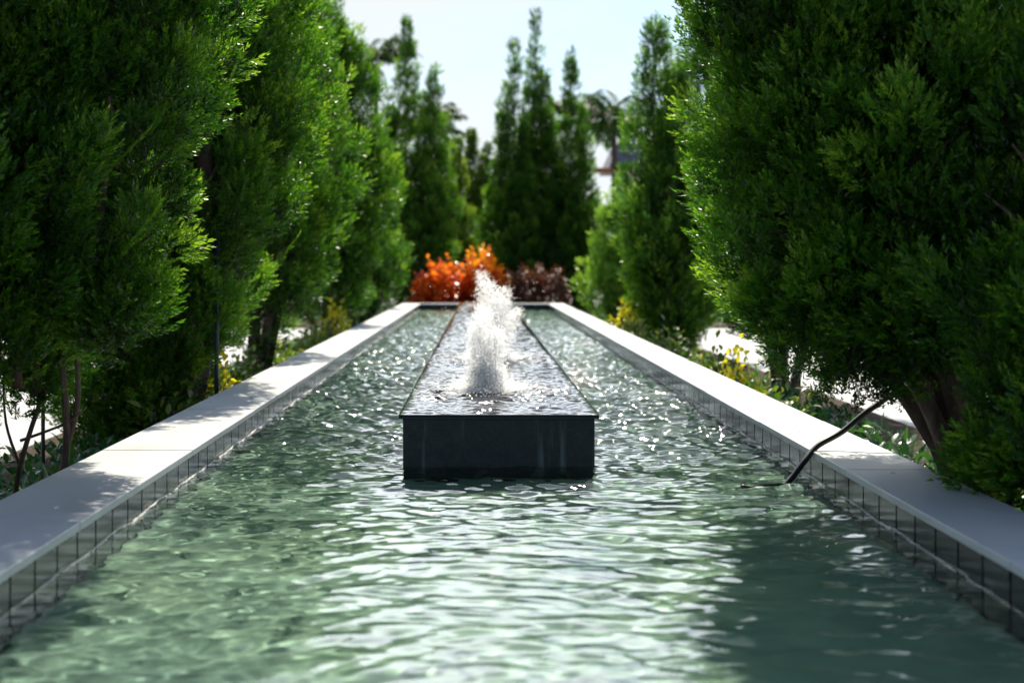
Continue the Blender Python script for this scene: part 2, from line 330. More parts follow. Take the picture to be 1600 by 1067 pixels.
# ------------------------------------------------------------------ the granite block with the jets
BX0, BX1, BY0, BY1, BT = -.3035, .4445, 5.31, 21.7, .543
blk = tag(empty('fountain_plinth', ((BX0+BX1)/2, BY0, ZF)), 'long dark granite block standing in the middle of the pool under the jets', 'fountain')
def in_blk(o): o.parent = blk; o.location = -blk.location; return o
in_blk(MB().box(BX0+.015, BX1-.015, BY0+.015, BY1, ZF, BT-.015, .002).build('block_body', M['granite']))
def slab_top(X, Y):
    r = np.random.RandomState(5); H = np.zeros_like(X)
    e = np.minimum(np.minimum(X-BX0, BX1-X), Y-BY0); a = np.clip(e/.05, 0, 1)
    dj = np.minimum(np.hypot(X-.075, Y-6.34), np.hypot(X-.11, Y-8.5)); act = 1.45+1.6*np.exp(-(dj/.6)**2)
    wx = X+.03*np.sin(7*Y+3*X); wy = Y+.03*np.sin(9*X+2*Y)
    for i in range(50):
        lam = math.exp(r.uniform(math.log(.02), math.log(.16))); k = 2*math.pi/lam; th = math.pi/2+r.normal(0, .8)
        H += (.022/k)*np.sin(k*(wx*math.cos(th)+wy*math.sin(th))+r.uniform(0, 6.28))
    return H*act*a
yb = [BY0]
while yb[-1] < BY1: yb.append(yb[-1]+.006+max(0, yb[-1]-6)*.0012)
yb = np.array(yb); yb[-1] = BY1; xb = np.linspace(BX0, BX1, 120)
X, Y = np.meshgrid(xb, yb); H = BT+slab_top(X, Y); I = np.arange(X.size).reshape(X.shape)
F = np.stack([I[:-1, :-1], I[:-1, 1:], I[1:, 1:], I[1:, :-1]], -1).reshape(-1, 4)
V = np.stack([X, Y, H], -1).reshape(-1, 3); lo = len(V)
rim = np.concatenate([I[0, :], I[1:, -1], I[-1, -2::-1], I[-2:0:-1, 0]]); Vr = V[rim].copy(); Vr[:, 2] = BT-.014
V = np.concatenate([V, Vr]); k = len(rim); j = np.arange(k); F2 = np.stack([rim[j], lo+j, lo+(j+1) % k, rim[(j+1) % k]], -1)[:, ::-1]
so_ = link('wet_top_slab', mesh_np('wet_top_slab', V, np.concatenate([F, F2[:, ::-1]])), M['film'], None, True); in_blk(so_)
in_blk(MB().box(BX0+.002, BX1-.002, BY0+.002, BY1-.002, BT-.0148, BT-.012).build('slab_underside', M['granite']))

# ------------------------------------------------------------------ water jets
tex = bpy.data.textures.new('foam_lumps', 'CLOUDS'); tex.noise_scale = .035; tex.noise_depth = 3
tex2 = bpy.data.textures.new('foam_grain', 'CLOUDS'); tex2.noise_scale = .010; tex2.noise_depth = 2
def jet(loc, spires, base_r, seed, ndrop, label, vox):
    r = np.random.RandomState(seed); j = tag(empty('water_jet', loc), label, 'water jet', 'jets rising from the granite block')
    P, Q = [], []
    for (dx, dy, h, rb, rt, lean) in spires:
        m_ = int(h/.012)
        for i in range(m_):
            u = i/m_; rad = rb*(1-u)**.8+rt*u
            for q in range(2):
                P.append((dx*u**.7+lean*u*u+r.normal(0, rad*.36), dy*u+r.normal(0, rad*.36), h*u+r.normal(0, .01)))
                Q.append(max(.006, rad*r.uniform(.16, .30)))
    for i in range(70):
        a = r.uniform(0, 6.28); d = base_r*r.uniform(.2, 1); P.append((d*math.cos(a), d*math.sin(a), r.uniform(.0, .02)*(1.6-d/base_r))); Q.append(r.uniform(.012, .026))
    me = blobs('foam_column', P, Q); o = link('foam_column', me, M['foam'])
    m1 = o.modifiers.new('r', 'REMESH'); m1.mode = 'VOXEL'; m1.voxel_size = vox
    m2 = o.modifiers.new('d', 'DISPLACE'); m2.texture = tex; m2.strength = .024; m2.mid_level = .5
    m3 = o.modifiers.new('e', 'DISPLACE'); m3.texture = tex2; m3.strength = .009; m3.mid_level = .5
    dg = bpy.context.evaluated_depsgraph_get(); me2 = bpy.data.meshes.new_from_object(o.evaluated_get(dg)); bpy.data.objects.remove(o)
    me2.name = 'foam_column'; me2.materials.clear(); link('foam_column', me2, M['drop'], j, True)
    D, E = [], []
    for i in range(ndrop):
        s = spires[r.randint(len(spires))]; u = r.beta(1.2, 1.1); rad = s[3]*(1-u)**.8+s[4]*u
        a = r.uniform(0, 6.28); d = rad*abs(r.normal(.82, .34))
        D.append((s[0]*u**.7+s[5]*u*u+d*math.cos(a), s[1]*u+d*math.sin(a), max(.004, s[2]*u+r.normal(0, .012)))); E.append(min(.0055, r.lognormal(-6.1, .42)))
    for i in range(ndrop//6):
        a = r.uniform(0, 6.28); d = base_r*(.7+r.exponential(.5)); D.append((d*math.cos(a), d*math.sin(a), .003+r.exponential(.018))); E.append(r.uniform(.0015, .0032))
    for i in range(ndrop//300):
        u = r.uniform(.2, 1); a = r.uniform(0, 6.28); d = r.uniform(.1, .32); D.append((d*math.cos(a), d*math.sin(a), u*.5)); E.append(r.uniform(.0012, .0028))
    dr = link('droplets', blobs('droplets', D, E, 1.15), M['drop'], j, True); dr['kind'] = 'stuff'
    MB().tube([(0, 0, -.02), (0, 0, .012)], .018, 12).build('nozzle', M['steel'], j)
    return j
jet((.030, 6.34, BT), [(-.012, 0, .37, .074, .030, .0), (-.04, .02, .30, .070, .030, -.01), (.035, -.02, .27, .066, .026, .015), (.0, -.02, .10, .085, .06, 0)], .16, 3, 17000, 'nearer lower foaming water jet on the front of the granite block', .005)
jet((.075, 8.45, BT), [(-.045, 0, .52, .080, .030, -.02), (.0, .02, .46, .085, .03, -.01), (.05, .02, .43, .080, .030, .025), (.09, 0, .30, .075, .03, .06), (.02, 0, .36, .085, .05, .02)], .17, 8, 18000, 'taller foaming water jet rising behind the front jet', .0075)

# ------------------------------------------------------------------ junipers
def unit(a): return a/np.maximum(np.linalg.norm(a, axis=-1, keepdims=True), 1e-9)
def sprig_mesh(name, P, D, S, T, J, wid, spread=.62, ln=.42, seed=0):
    """P,D,S,T: place, direction, length, tint of each sprig; J needle-fans along each"""
    r = np.random.RandomState(seed); n = len(P); D = unit(D)
    U = unit(np.cross(D, unit(r.normal(size=(n, 3))))); W = np.cross(D, U)
    s = np.linspace(.02, .9, J)[None, :]+r.uniform(-.05, .05, (n, J)); ph = (np.arange(J)*2.4)[None, :]+r.uniform(0, 6.28, (n, 1))
    al = spread*(1.1-.75*s)+r.uniform(-.12, .12, (n, J)); lf = ln*(1.15-.5*s)*r.uniform(.75, 1.2, (n, J))
    B = P[:, None]+D[:, None]*(s*S[:, None])[..., None]
    side = U[:, None]*np.cos(ph)[..., None]+W[:, None]*np.sin(ph)[..., None]
    ld = D[:, None]*np.cos(al)[..., None]+side*np.sin(al)[..., None]
    tip = B+ld*(lf*S[:, None])[..., None]
    wv = unit(np.cross(ld, unit(r.normal(size=(n, J, 3)))))*(wid*S[:, None]*r.uniform(.8, 1.25, (n, J)))[..., None]
    mid = B+(tip-B)*.28
    V = np.stack([mid-wv, mid+wv, tip], 2); V[:, :, 0] += (B-mid)*.7
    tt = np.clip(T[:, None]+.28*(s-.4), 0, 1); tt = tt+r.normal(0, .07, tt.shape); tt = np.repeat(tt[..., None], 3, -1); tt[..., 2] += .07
    F = np.arange(n*J*3).reshape(-1, 3)
    return mesh_np(name, V.reshape(-1, 3), F, np.clip(tt, 0, 1))
def spindle(r, cx, cy, z0, z1, rad, um=.4, lean=(0, 0), dens=55, per=42, size=.06, plume=.26, fat=.075, loose=0, px=.75):
    """feathery plumes set on a spindle-shaped envelope"""
    nb = max(8, int(dens*2*math.pi*rad*.62*(z1-z0)))
    u = r.uniform(0, 1, nb*3); pr = np.where(u < um, (np.maximum(u, .001)/um)**.62, (np.maximum(1-u, 0)/(1-um))**px)
    keep = r.uniform(0, 1, nb*3) < pr*.9+.1; u, pr = u[keep][:nb], pr[keep][:nb]; nb = len(u)
    th = r.uniform(0, 6.283, nb); a, b, c = r.uniform(0, 6.28, 3)
    lob = 1+.16*np.sin(3*th+5*u+a)+.12*np.sin(2*th-7*u+b)+.09*np.sin(5*th+11*u+c)
    rho = np.where(r.uniform(0, 1, nb) < .84, r.uniform(.64, 1.12, nb), r.uniform(.3, .7, nb))
    out = np.stack([np.cos(th), np.sin(th), 0*th], -1)
    hh = z1-z0; ax = np.stack([cx+lean[0]*u*u*hh, cy+lean[1]*u*u*hh, z0+u*hh], -1)
    base = ax+out*(rho*pr*lob*rad)[:, None]
    el = np.clip(.55+.75*u+r.normal(0, .2, nb), .1, 1.5)
    pd = unit(out*np.cos(el)[:, None]+np.array([0, 0, 1])*np.sin(el)[:, None]+r.normal(0, .13, (nb, 3)))
    pl = plume*r.uniform(.6, 1.25, nb)*(.65+.35*pr); base -= pd*(pl*.45)[:, None]
    pt = np.clip(.40+.18*r.normal(size=nb)+.5*(rho-.8), .02, .9)  # plumes deeper in the crown get a darker tint: shade put into leaf colour
    k = nb*per; i = np.repeat(np.arange(nb), per)
    t = r.uniform(0, 1, k)**.85; fw = fat*r.uniform(.75, 1.25, nb)[i]*(np.sin(np.pi*np.clip(t*.86+.12, 0, 1)))**.8
    rv = unit(np.cross(pd[i], unit(r.normal(size=(k, 3)))))
    q = np.sqrt(r.uniform(.25, 1, k))
    P = base[i]+pd[i]*(t*pl[i])[:, None]+rv*(fw*q)[:, None]
    D = pd[i]*.9+rv*(.85*(1-.45*t))[:, None]+r.normal(0, .18, (k, 3))+np.array([0, 0, .25])
    S = size*r.uniform(.7, 1.3, k)
    T = np.clip(pt[i]+.5*(t-.5)+.55*(q-.8), 0, 1)  # young tips paler; inner sprigs darkened, shade of the gaps put into the tint
    return P, D, S, T
def whips(r, pts, n, ln, out, size):
    """long loose shoots"""
    P, D, S, T = [], [], [], []
    for p, d in pts:
        d = unit(np.array(d, float)); bend = np.array([0, 0, .25])
        for i in range(n):
            u = i/n; c = np.array(p)+d*ln*u+bend*ln*u*u*.5
            P.append(c); D.append(d+bend*u+r.normal(0, .22*(1-.5*u), 3)); S.append(size*(1.1-.45*u)); T.append(.62+.3*u)
    return np.array(P), np.array(D), np.array(S), np.array(T)
def juniper(base, spind, label, q, seed, stems=None, whip=None, mt='juniper', group='junipers lining the pool', s=1, tr=.05):
    """base: trunk foot; spind: spindles (dx,dy,z0,z1,rad[,um,lean]) measured from the foot; q: (dens, per, size, J, wid, plume, fat)"""
    r = np.random.RandomState(seed); t = tag(empty('juniper_tree', (*base, 0.02)), label, 'tree', group)
    k = s; zz = lambda z: max(.04, 1.1+(z-1.1)*k)
    spind = [(q_[0]*k, q_[1]*k, zz(q_[2]), zz(q_[3]), q_[4]*k)+tuple(q_[5:]) for q_ in spind]
    A = []
    for s in spind:
        dx, dy, z0, z1, rad = s[:5]; um = s[5] if len(s) > 5 else .4; lean = s[6] if len(s) > 6 else (0, 0)
        A.append(spindle(r, dx, dy, z0, z1, rad, um, lean, q[0], q[1], q[2], q[5], q[6], 0, q[7] if len(q) > 7 else .75))
    if whip: A.append(whips(r, *whip))
    P, D, S, T = [np.concatenate(a) for a in zip(*A)]
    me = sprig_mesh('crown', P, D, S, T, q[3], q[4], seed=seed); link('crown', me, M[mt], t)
    b = MB()
    if stems:
        for pts, ra in stems: sp = spline(pts, 5); b.tube(sp, [ra[0]+(ra[1]-ra[0])*i/(len(sp)-1) for i in range(len(sp))], 8)
    for s in spind:
        dx, dy, z0, z1, rad = s[:5]; lean = s[6] if len(s) > 6 else (0, 0); hh = z1-z0
        pts = [(dx*.1, dy*.1, -.03), (dx*.35, dy*.35, max(.2, z0*.7)), (dx*.9, dy*.9, z0+.25*hh), (dx+lean[0]*.3*hh, dy+lean[1]*.3*hh, z0+.55*hh), (dx+lean[0]*.85*hh, dy+lean[1]*.85*hh, z0+.93*hh)]
        if stems and z0 > .3: pts = pts[1:]; pts[0] = (dx*.5, dy*.5, z0+.02)
        sp = spline(pts, 4); b.tube(sp, [max(.004, tr*(1-i/(len(sp)-1))**.8) for i in range(len(sp))], 7)
        for k in range(int(9*hh)):
            u = r.uniform(.05, .85); a = r.uniform(0, 6.28); prof = min(1, (u/.4)**.6) if u < .4 else ((1-u)/.6)**.75
            c = Vector((dx+lean[0]*u*u*hh, dy+lean[1]*u*u*hh, z0+u*hh)); o = Vector((math.cos(a), math.sin(a), .55))*rad*.85*prof
            b.tube([c-Vector((0, 0, .05)), c+o*.5+Vector((0, 0, -.02)), c+o], [.011, .007, .003], 5, False)
    b.build('trunk', M['bark'], t, True)
    return t
NEAR = (36, 74, .060, 10, .062, .27, .085); MID = (31, 62, .072, 9, .066, .33, .10); FAR = (24, 42, .095, 8, .085, .38, .11, 1.15)
GL, GR, GB = 'junipers in the left row along the pool', 'junipers in the right row along the pool', 'junipers beyond the far end of the pool'
ROW = FAR[:7]
# left row, from the camera
juniper((-1.98, 4.25), [(0, 0, .28, 3.3, .52, .36), (.30, .25, .45, 2.9, .36, .5), (-.35, .3, .3, 3.0, .5, .4), (.2, -.3, .35, 2.5, .34, .45)],
        'dark juniper at the left edge of the photo with foliage reaching down to the bed', NEAR, 21, group=GL)
juniper((-1.47, 4.75), [(-.05, .05, .62, 3.7, .46, .45), (.26, -.05, .80, 3.3, .34, .5), (.30, .2, 1.0, 3.4, .32, .5), (-.22, .25, .75, 3.5, .42, .45), (-.08, -.2, .66, 2.7, .34, .42), (-.3, .0, .62, 2.4, .34, .4), (.05, .4, .9, 3.2, .36, .5)],
        'juniper on thin bare stems leaning over the near left coping', NEAR, 22, group=GL, tr=.018,
        stems=[([(.0, .02, -.03), (.04, .02, .25), (.09, .0, .48), (.07, .02, .75), (.05, .05, 1.0)], (.014, .011)),
               ([(.09, .0, .48), (.12, .02, .62), (.13, .0, .85), (.2, .0, 1.1)], (.011, .008)),
               ([(-.1, .05, -.03), (-.10, .05, .3), (-.03, .02, .55), (.06, .05, .8)], (.011, .007)),
               ([(-.08, .05, .49), (.03, .02, .53), (.10, .0, .56), (.16, -.02, .61)], (.006, .003)),
               ([(-.08, .05, .40), (-.13, .05, .55), (-.15, .08, .75)], (.006, .003)), ([(.03, .02, .22), (.0, .0, .3), (-.06, .02, .4)], (.005, .002))],
        whip=([((.28, -.3, 1.36), (.75, -.3, .5)), ((.58, -.1, 1.5), (.4, -.2, .8)), ((.34, -.3, 1.1), (.6, -.3, .6)), ((-.2, -.5, 1.6), (.3, -.3, .8))], 34, .22, None, .032))
juniper((-1.74, 8.1), [(0, 0, .35, 3.6, .44, .5), (.33, .0, .85, 3.3, .36, .45), (-.35, .1, .22, 3.0, .40, .35), (.1, .35, .6, 3.7, .42, .45), (.2, -.3, .75, 2.9, .34, .5), (-.2, -.3, .3, 2.6, .36, .4), (-.3, -.15, .22, 1.5, .40, .5), (-.02, -.25, .30, 1.4, .30, .5)],
        'broad juniper on a thick dark trunk behind the thin-stemmed one at left', MID, 23, group=GL, s=1.19, tr=.10,
        whip=([((.55, -.1, 1.5), (.6, -.3, .6)), ((.6, -.1, 1.1), (.6, -.3, .6))], 24, .2, None, .045))
juniper((-1.73, 11.0), [(0, 0, .45, 3.2, .38, .45), (.28, .0, .75, 3.0, .32, .45), (-.1, .3, .6, 3.4, .36, .4), (.2, -.2, .8, 2.5, .28, .5)],
        'juniper with bright pool-side edge just past the dark stake at left', MID, 24, group=GL, s=1.19,
        whip=([((.55, -.1, 1.3), (.5, -.3, .7)), ((.5, -.1, 1.8), (.5, -.3, .7))], 24, .22, None, .05))
juniper((-1.78, 16.3), [(0, 0, .4, 3.9, .42, .4), (.25, .0, .6, 3.3, .36, .45), (-.3, .2, .5, 3.6, .36, .4), (.1, -.3, .5, 2.7, .32, .4)],
        'tall narrow-topped juniper fourth along the left side of the pool', ROW, 25, group=GL, s=1.21)
juniper((-1.80, 21.5), [(0, 0, .25, 2.55, .36, .4), (.25, .1, .4, 2.3, .3, .4), (-.3, .2, .3, 3.2, .36, .4)],
        'short juniper last along the left side of the pool', ROW, 26, group=GL, s=1.18)
# beyond the far end
juniper((-1.35, 28.5), [(-.12, 0, .1, 6.0, .55, .38), (.42, .1, .2, 5.25, .45, .4), (-.5, .2, .2, 4.6, .5, .4), (.2, -.3, .1, 3.6, .5, .4)],
        'tall twin-topped juniper behind the orange bush', FAR, 31, group=GB)
for i, (x, z) in enumerate([(-.62, 4.1), (-.2, 4.45), (.18, 4.2)]):
    juniper((x, 36+i*.4), [(0, 0, .1, z, .66, .34), (.3, .1, .1, z*.86, .5, .34), (-.3, -.1, .1, z*.8, .5, .34)],
            ['distant juniper at the left end of the low gap above the fountain', 'distant juniper in the middle of the low gap straight above the fountain', 'distant juniper beside the three-topped clump'][i], FAR, 33+i, group=GB, mt='juniper_far')
juniper((-.80, 33), [(0, 0, .1, 4.5, .50, .36), (.3, .1, .1, 3.9, .42, .36), (-.28, -.1, .1, 3.7, .42, .36)],
        'distant juniper close against the right side of the twin-topped one', FAR, 46, group=GB, mt='juniper_far')
for i, (x, y, z, sp) in enumerate([(.72, 30, 5.75, -.25), (1.20, 30.6, 6.45, .2), (1.92, 30.1, 5.55, .25)]):
    juniper((x, y), [(0, 0, .1, z, .48, .36), (sp, -.15, .1, z*.78, .42, .38), (-sp*.8, .2, .1, z*.66, .45, .38), (.1, -.35, .05, z*.5, .42, .4)],
            ['left pointed juniper of the clump behind the fountain', 'tallest pointed juniper of the clump behind the fountain', 'right pointed juniper of the clump behind the maroon bush'][i], FAR, 37+i, group=GB)
# right row
juniper((2.32, 16.8), [(0, 0, .3, 2.9, .36, .4), (-.22, -.1, .4, 3.25, .28, .35), (.2, .1, .4, 3.3, .4, .4), (-.1, -.25, .35, 2.3, .34, .4)],
        'pointed juniper standing alone in the right row in front of the pavilion', ROW, 41, group=GR, s=1.3)
juniper((2.15, 21.0), [(0, 0, .1, 2.2, .34, .4), (-.22, .1, .1, 1.75, .28, .4), (.2, 0, .1, 2.0, .3, .4)],
        'low pale yellow-green juniper with drooping tips in the right row', ROW, 42, group=GR, s=1.15, mt='pale_leaf')
juniper((2.35, 11.0), [(0, 0, .5, 3.0, .38, .45), (-.2, -.1, .6, 2.6, .3, .45), (.25, .1, .5, 2.9, .36, .45), (-.15, .25, .7, 2.7, .3, .45)],
        'sunlit juniper on several thin stems behind the big right one', MID, 43, group=GR, s=1.25)
juniper((1.76, 4.68), [(-0.49, .0, .56, 4.0, .52, .40), (-0.80, -.05, .70, 3.9, .40, .40), (-0.66, -.12, .56, 2.5, .40, .38), (-0.34, -.20, .66, 2.1, .40, .36), (-0.73, .30, .62, 2.3, .36, .38), (-0.32, .35, .60, 2.2, .40, .36), (-0.04, .25, .62, 3.9, .46, .4), (-0.48, -.32, .62, 3.0, .36, .45), (-0.39, .38, .7, 3.7, .42, .45), (-0.83, .12, 1.0, 3.5, .32, .42)],
        'big dark juniper leaning out over the water at right', NEAR, 44, group=GR, s=.885, tr=.036,
        whip=([((-.95, -.1, 1.7), (-.5, -.3, .8))], 24, .14, None, .035))
juniper((1.80, 4.02), [(0, 0, .22, 2.0, .40, .42), (-.25, -.05, .38, 1.75, .28, .42), (.3, .1, .25, 2.3, .42, .42), (.1, -.25, .24, 1.7, .34, .45), (-.12, .22, .3, 1.9, .3, .45), (-.30, .12, .32, 1.0, .17, .5), (.1, .0, .12, 1.1, .34, .5), (-.05, -.12, .05, 1.1, .40, .5), (.4, .1, .05, 1.2, .42, .5)],
        'lower juniper at the right edge of the photo in front of the big one', NEAR, 45, group=GR, s=.89,
        whip=([((-.34, -.40, 1.26), (.2, -.04, .95)), ((-.31, -.40, 1.22), (.32, -.04, .9))], 46, .40, None, .045))

# ------------------------------------------------------------------ broad-leaved plants
def leaf_mesh(name, P, D, Ls, Wd, T, seed, droop=.25):
    """each leaf: a folded, tapering blade of 4 quads"""
    r = np.random.RandomState(seed); n = len(P); D = unit(D); side = unit(np.cross(D, np.array([0, 0, 1.])+r.normal(0, .25, (n, 3)))); up = np.cross(side, D)
    rows = []
    for u, wf in ((0, .12), (.35, 1), (.7, .8), (1, .05)):
        c = P+D*(u*Ls)[:, None]-np.array([0, 0, 1.])*(droop*Ls*u*u)[:, None]
        rows += [c-side*(Wd*wf)[:, None]+up*(Wd*wf*.3)[:, None], c, c+side*(Wd*wf)[:, None]+up*(Wd*wf*.3)[:, None]]
    V = np.stack(rows, 1); f = []
    for k in range(3):
        for c in range(2): f.append((k*3+c, k*3+c+1, k*3+c+4, k*3+c+3))
    F = np.array(f)[None]+(np.arange(n)*12)[:, None, None]
    return mesh_np(name, V.reshape(-1, 3), F.reshape(-1, 4), np.repeat(np.clip(T, 0, 1), 12))
def bush_mesh(seed, rx, ry, h, n, ll, wl, tf, low=.1, sq=False):
    r = np.random.RandomState(seed); v = unit(r.normal(size=(n, 3))); v[:, 2] = abs(v[:, 2])*1.0
    if sq: v = v/(np.sum(np.abs(v)**5, 1)**.2)[:, None]
    k = r.uniform(.55, 1, n)**.6; lob = 1+.13*np.sin(4*np.arctan2(v[:, 1], v[:, 0])+seed)+.1*np.sin(6*v[:, 2]+3*v[:, 0]*4)
    P = v*np.array([rx, ry, h])*(k*lob)[:, None]; P[:, 2] = np.maximum(P[:, 2], low*r.uniform(.3, 1, n))
    D = unit(v*np.array([1, 1, .8])+r.normal(0, .45, (n, 3))+np.array([0, 0, .2])); T = tf(r, v, k, P)
    return leaf_mesh('leaves', P, D, ll*r.uniform(.6, 1.25, n), wl*r.uniform(.7, 1.25, n), T, seed)
def bush(name, loc, me, mt, label, cat, group=None, stems=5, h=.5, rx=.2):
    t = tag(empty(name, loc), label, cat, group); link('leaves', me, M[mt], t); b = MB(); r = random.Random(hash(label) % 1000 if False else len(label))
    for i in range(stems):
        a = r.uniform(0, 6.28); d = rx*r.uniform(.2, .8); b.tube([(0, 0, -.03), (d*.4*math.cos(a), d*.4*math.sin(a), h*.4), (d*math.cos(a), d*math.sin(a), h*.85)], [.012, .009, .005], 5)
    b.build('stems', M['bark'], t, True); return t
M['croton'] = leaf_mat('croton_leaf', [(0, (.12, .018, .012)), (.3, (.50, .045, .025)), (.5, (.72, .14, .02)), (.75, (.78, .29, .025)), (1, (.80, .42, .06))], .45, .3, .6, 1.2)
M['maroon'] = leaf_mat('maroon_leaf', [(0, (.06, .02, .018)), (.6, (.15, .045, .035)), (1, (.26, .10, .06))], .25, .4, .4, 1.0)
M['varieg'] = leaf_mat('variegated_leaf', [(0, (.03, .08, .015)), (.5, (.08, .16, .025)), (.75, (.17, .22, .045)), (1, (.38, .38, .12))], .4, .35, .5, 1.2)
M['yellow'] = leaf_mat('yellow_leaf', [(0, (.12, .16, .015)), (.4, (.42, .38, .02)), (1, (.75, .62, .04))], .45, .4, .4, 1.2)
M['strap'] = leaf_mat('strap_leaf', [(0, (.015, .06, .02)), (.6, (.04, .12, .04)), (1, (.12, .2, .08))], .35, .35, .5, 1.3)
M['palm'] = leaf_mat('palm_leaf', [(0, (.010, .032, .006)), (.6, (.028, .075, .012)), (1, (.07, .14, .025))], .35, .55, .2, 1.3)
bush('croton_bush', (-.72, 26.0, .02), bush_mesh(1, .55, .5, 1.08, 2400, .12, .040, lambda r, v, k, P: np.clip(.24+.34*(P[:, 2]/1.1)+r.normal(0, .17, len(k)), 0, 1)), 'croton', 'red croton bush at the far left corner of the pool', 'bush', 'croton bushes behind the far coping', h=.8)
bush('croton_bush', (.02, 26.3, .02), bush_mesh(2, .48, .5, 1.27, 2400, .13, .042, lambda r, v, k, P: np.clip(.52+.30*(P[:, 2]/1.3)+r.normal(0, .15, len(k)), 0, 1)), 'croton', 'taller orange croton bush behind the fountain jets', 'bush', 'croton bushes behind the far coping', h=1.0)
bush('maroon_bush', (1.0, 26.2, .02), bush_mesh(3, .54, .45, .93, 5200, .07, .022, lambda r, v, k, P: np.clip(.5+r.normal(0, .25, len(k)), 0, 1), sq=True), 'maroon', 'clipped dark maroon bush right of the orange croton', 'bush', None, h=.7)
vt = lambda r, v, k, P: np.clip(.42+.22*k+r.normal(0, .22, len(k)), 0, 1)
VM = [bush_mesh(50+i, .24, .24, .50, 260, .085, .019, vt, .05) for i in range(3)]
YM = [bush_mesh(60+i, .24, .24, .54, 300, .07, .02, lambda r, v, k, P: np.clip(.35+.4*P[:, 2]/.5+r.normal(0, .2, len(k)), 0, 1), .05) for i in range(2)]
rng = random.Random(9)
def bed_row(x, ys, grp, lab):
    src = {}
    for i, y in enumerate(ys):
        k = i % 3
        if k not in src: o = bush('variegated_shrub', (0, 0, 0), VM[k], 'varieg', lab, 'shrub', grp, 4, .4, .2); src[k] = o
        else: o = copy_tree(src[k])
        s = rng.uniform(.75, 1.0); o.location = (x+rng.uniform(-.07, .07), y, .02); o.rotation_euler = (0, 0, rng.uniform(0, 6.28)); o.scale = (s, s, s*rng.uniform(.9, 1.1))
bed_row(-1.70, [7.6, 8.2, 8.75, 10.1, 10.7, 11.4, 12.1, 12.8, 14.4, 15.2, 16.0, 17.0], 'variegated shrubs under the left row of junipers', 'low green and cream shrub behind the left coping under the junipers')
bed_row(1.74, [7.9, 8.5, 10.0, 10.1, 10.8, 11.6, 13.8, 14.7, 15.6, 16.6], 'variegated shrubs under the right row of junipers', 'low green and cream shrub behind the right coping under the junipers')
bush('yellow_shrub', (-1.58, 15.6, .02), YM[0], 'yellow', 'bright yellow shrub behind the left coping toward the far end', 'shrub', 'yellow shrubs in the beds', 4, .4).scale = (.9, .9, 1.25)
bush('yellow_shrub', (-1.55, 8.35, .02), YM[1], 'yellow', 'yellow-green shrub by the dark stake at left', 'shrub', 'yellow shrubs in the beds', 4, .4).scale = (.8, .8, 1)
bush('yellow_shrub', (1.64, 9.2, .02), YM[1], 'yellow', 'bright yellow shrub behind the right coping below the thin stems', 'shrub', 'yellow shrubs in the beds', 4, .4).scale = (.8, .8, .95)

bush('yellow_shrub', (1.68, 16.4, .02), YM[0], 'yellow', 'yellow shrub behind the right coping near the pale juniper', 'shrub', 'yellow shrubs in the beds', 4, .4).scale = (.9, .9, 1.2)
def strap(loc, seed, n, ln, label):
    r = np.random.RandomState(seed); a = r.uniform(0, 6.28, n); e = r.uniform(.7, 1.4, n)
    D = np.stack([np.cos(a)*np.cos(e), np.sin(a)*np.cos(e), np.sin(e)], -1); P = np.stack([.03*np.cos(a), .03*np.sin(a), 0*a], -1)
    t = tag(empty('strap_leaf_plant', loc), label, 'plant', 'strap-leaved plants by the near left coping'); link('leaves', leaf_mesh('leaves', P, D, ln*r.uniform(.6, 1.1, n), np.full(n, .011), r.uniform(.2, 1, n), seed, .4), M['strap'], t); return t
strap((-1.50, 4.35, .02), 1, 46, .52, 'strap-leaved plant in front of the bare thin stems at left')
strap((-1.52, 5.15, .02), 2, 46, .55, 'strap-leaved plant just behind the bare thin stems at left')
strap((-1.62, 5.5, .02), 3, 40, .5, 'strap-leaved plant between the thin stems and the thick trunk at left')
strap((1.62, 4.95, .02), 4, 40, .5, 'strap-leaved plant behind the shaded right coping')
# low ground cover in the beds
def cover(name, x0, x1, y0, y1, n, seed):
    r = np.random.RandomState(seed); P = np.stack([r.uniform(x0, x1, n), r.uniform(y0, y1, n), r.uniform(.0, .14, n)+.03], -1)
    D = r.normal(0, .6, (n, 3))+np.array([0, 0, .8]); o = link(name, leaf_mesh(name, P, D, r.uniform(.06, .14, n), r.uniform(.008, .02, n), r.uniform(0, .8, n), seed), M['strap'])
    tag(o, 'low green ground cover filling the planting bed', 'ground cover', None, 'stuff')
cover('ground_cover', -2.3, -1.37, 3.2, 24, 9000, 5); cover('ground_cover', 1.47, 2.35, 3.2, 24, 9000, 6); cover('ground_cover', -5.5, 7, 25, 35, 14000, 7)

# ------------------------------------------------------------------ small things
hose = MB(); pts = spline([(1.78, 5.25, .10), (1.70, 5.18, .48), (1.55, 5.10, .655), (1.40, 5.05, .60), (1.28, 5.02, .515), (1.185, 4.99, .468), (1.13, 4.95, .42), (1.075, 4.92, .362), (1.02, 4.89, .325), (.95, 4.86, .334), (.89, 4.845, .346)], 6)
hose.tube(pts, .0105, 10); tag(hose.build('garden_hose', M['rubber'], None, True), 'black hose bending over the right coping into the water', 'hose')
st = MB().tube([(-1.43, 7.72, 0), (-1.43, 7.72, 1.25)], .0125, 10).build('tree_stake', M['steel'], None, True); tag(st, 'thin dark metal stake standing behind the left coping', 'stake')
fb = tag(empty('floodlight', (-2.12, 6.9, .02)), 'small black box light half hidden by foliage beyond the bare stems', 'lamp')
MB().box(-.11, .08, -.04, .04, .47, .55, .006).build('housing', M['black'], fb); MB().tube([(0, 0, -.02), (0, 0, .47)], .01, 8).build('spike', M['black'], fb)
rng = random.Random(3); lm = None
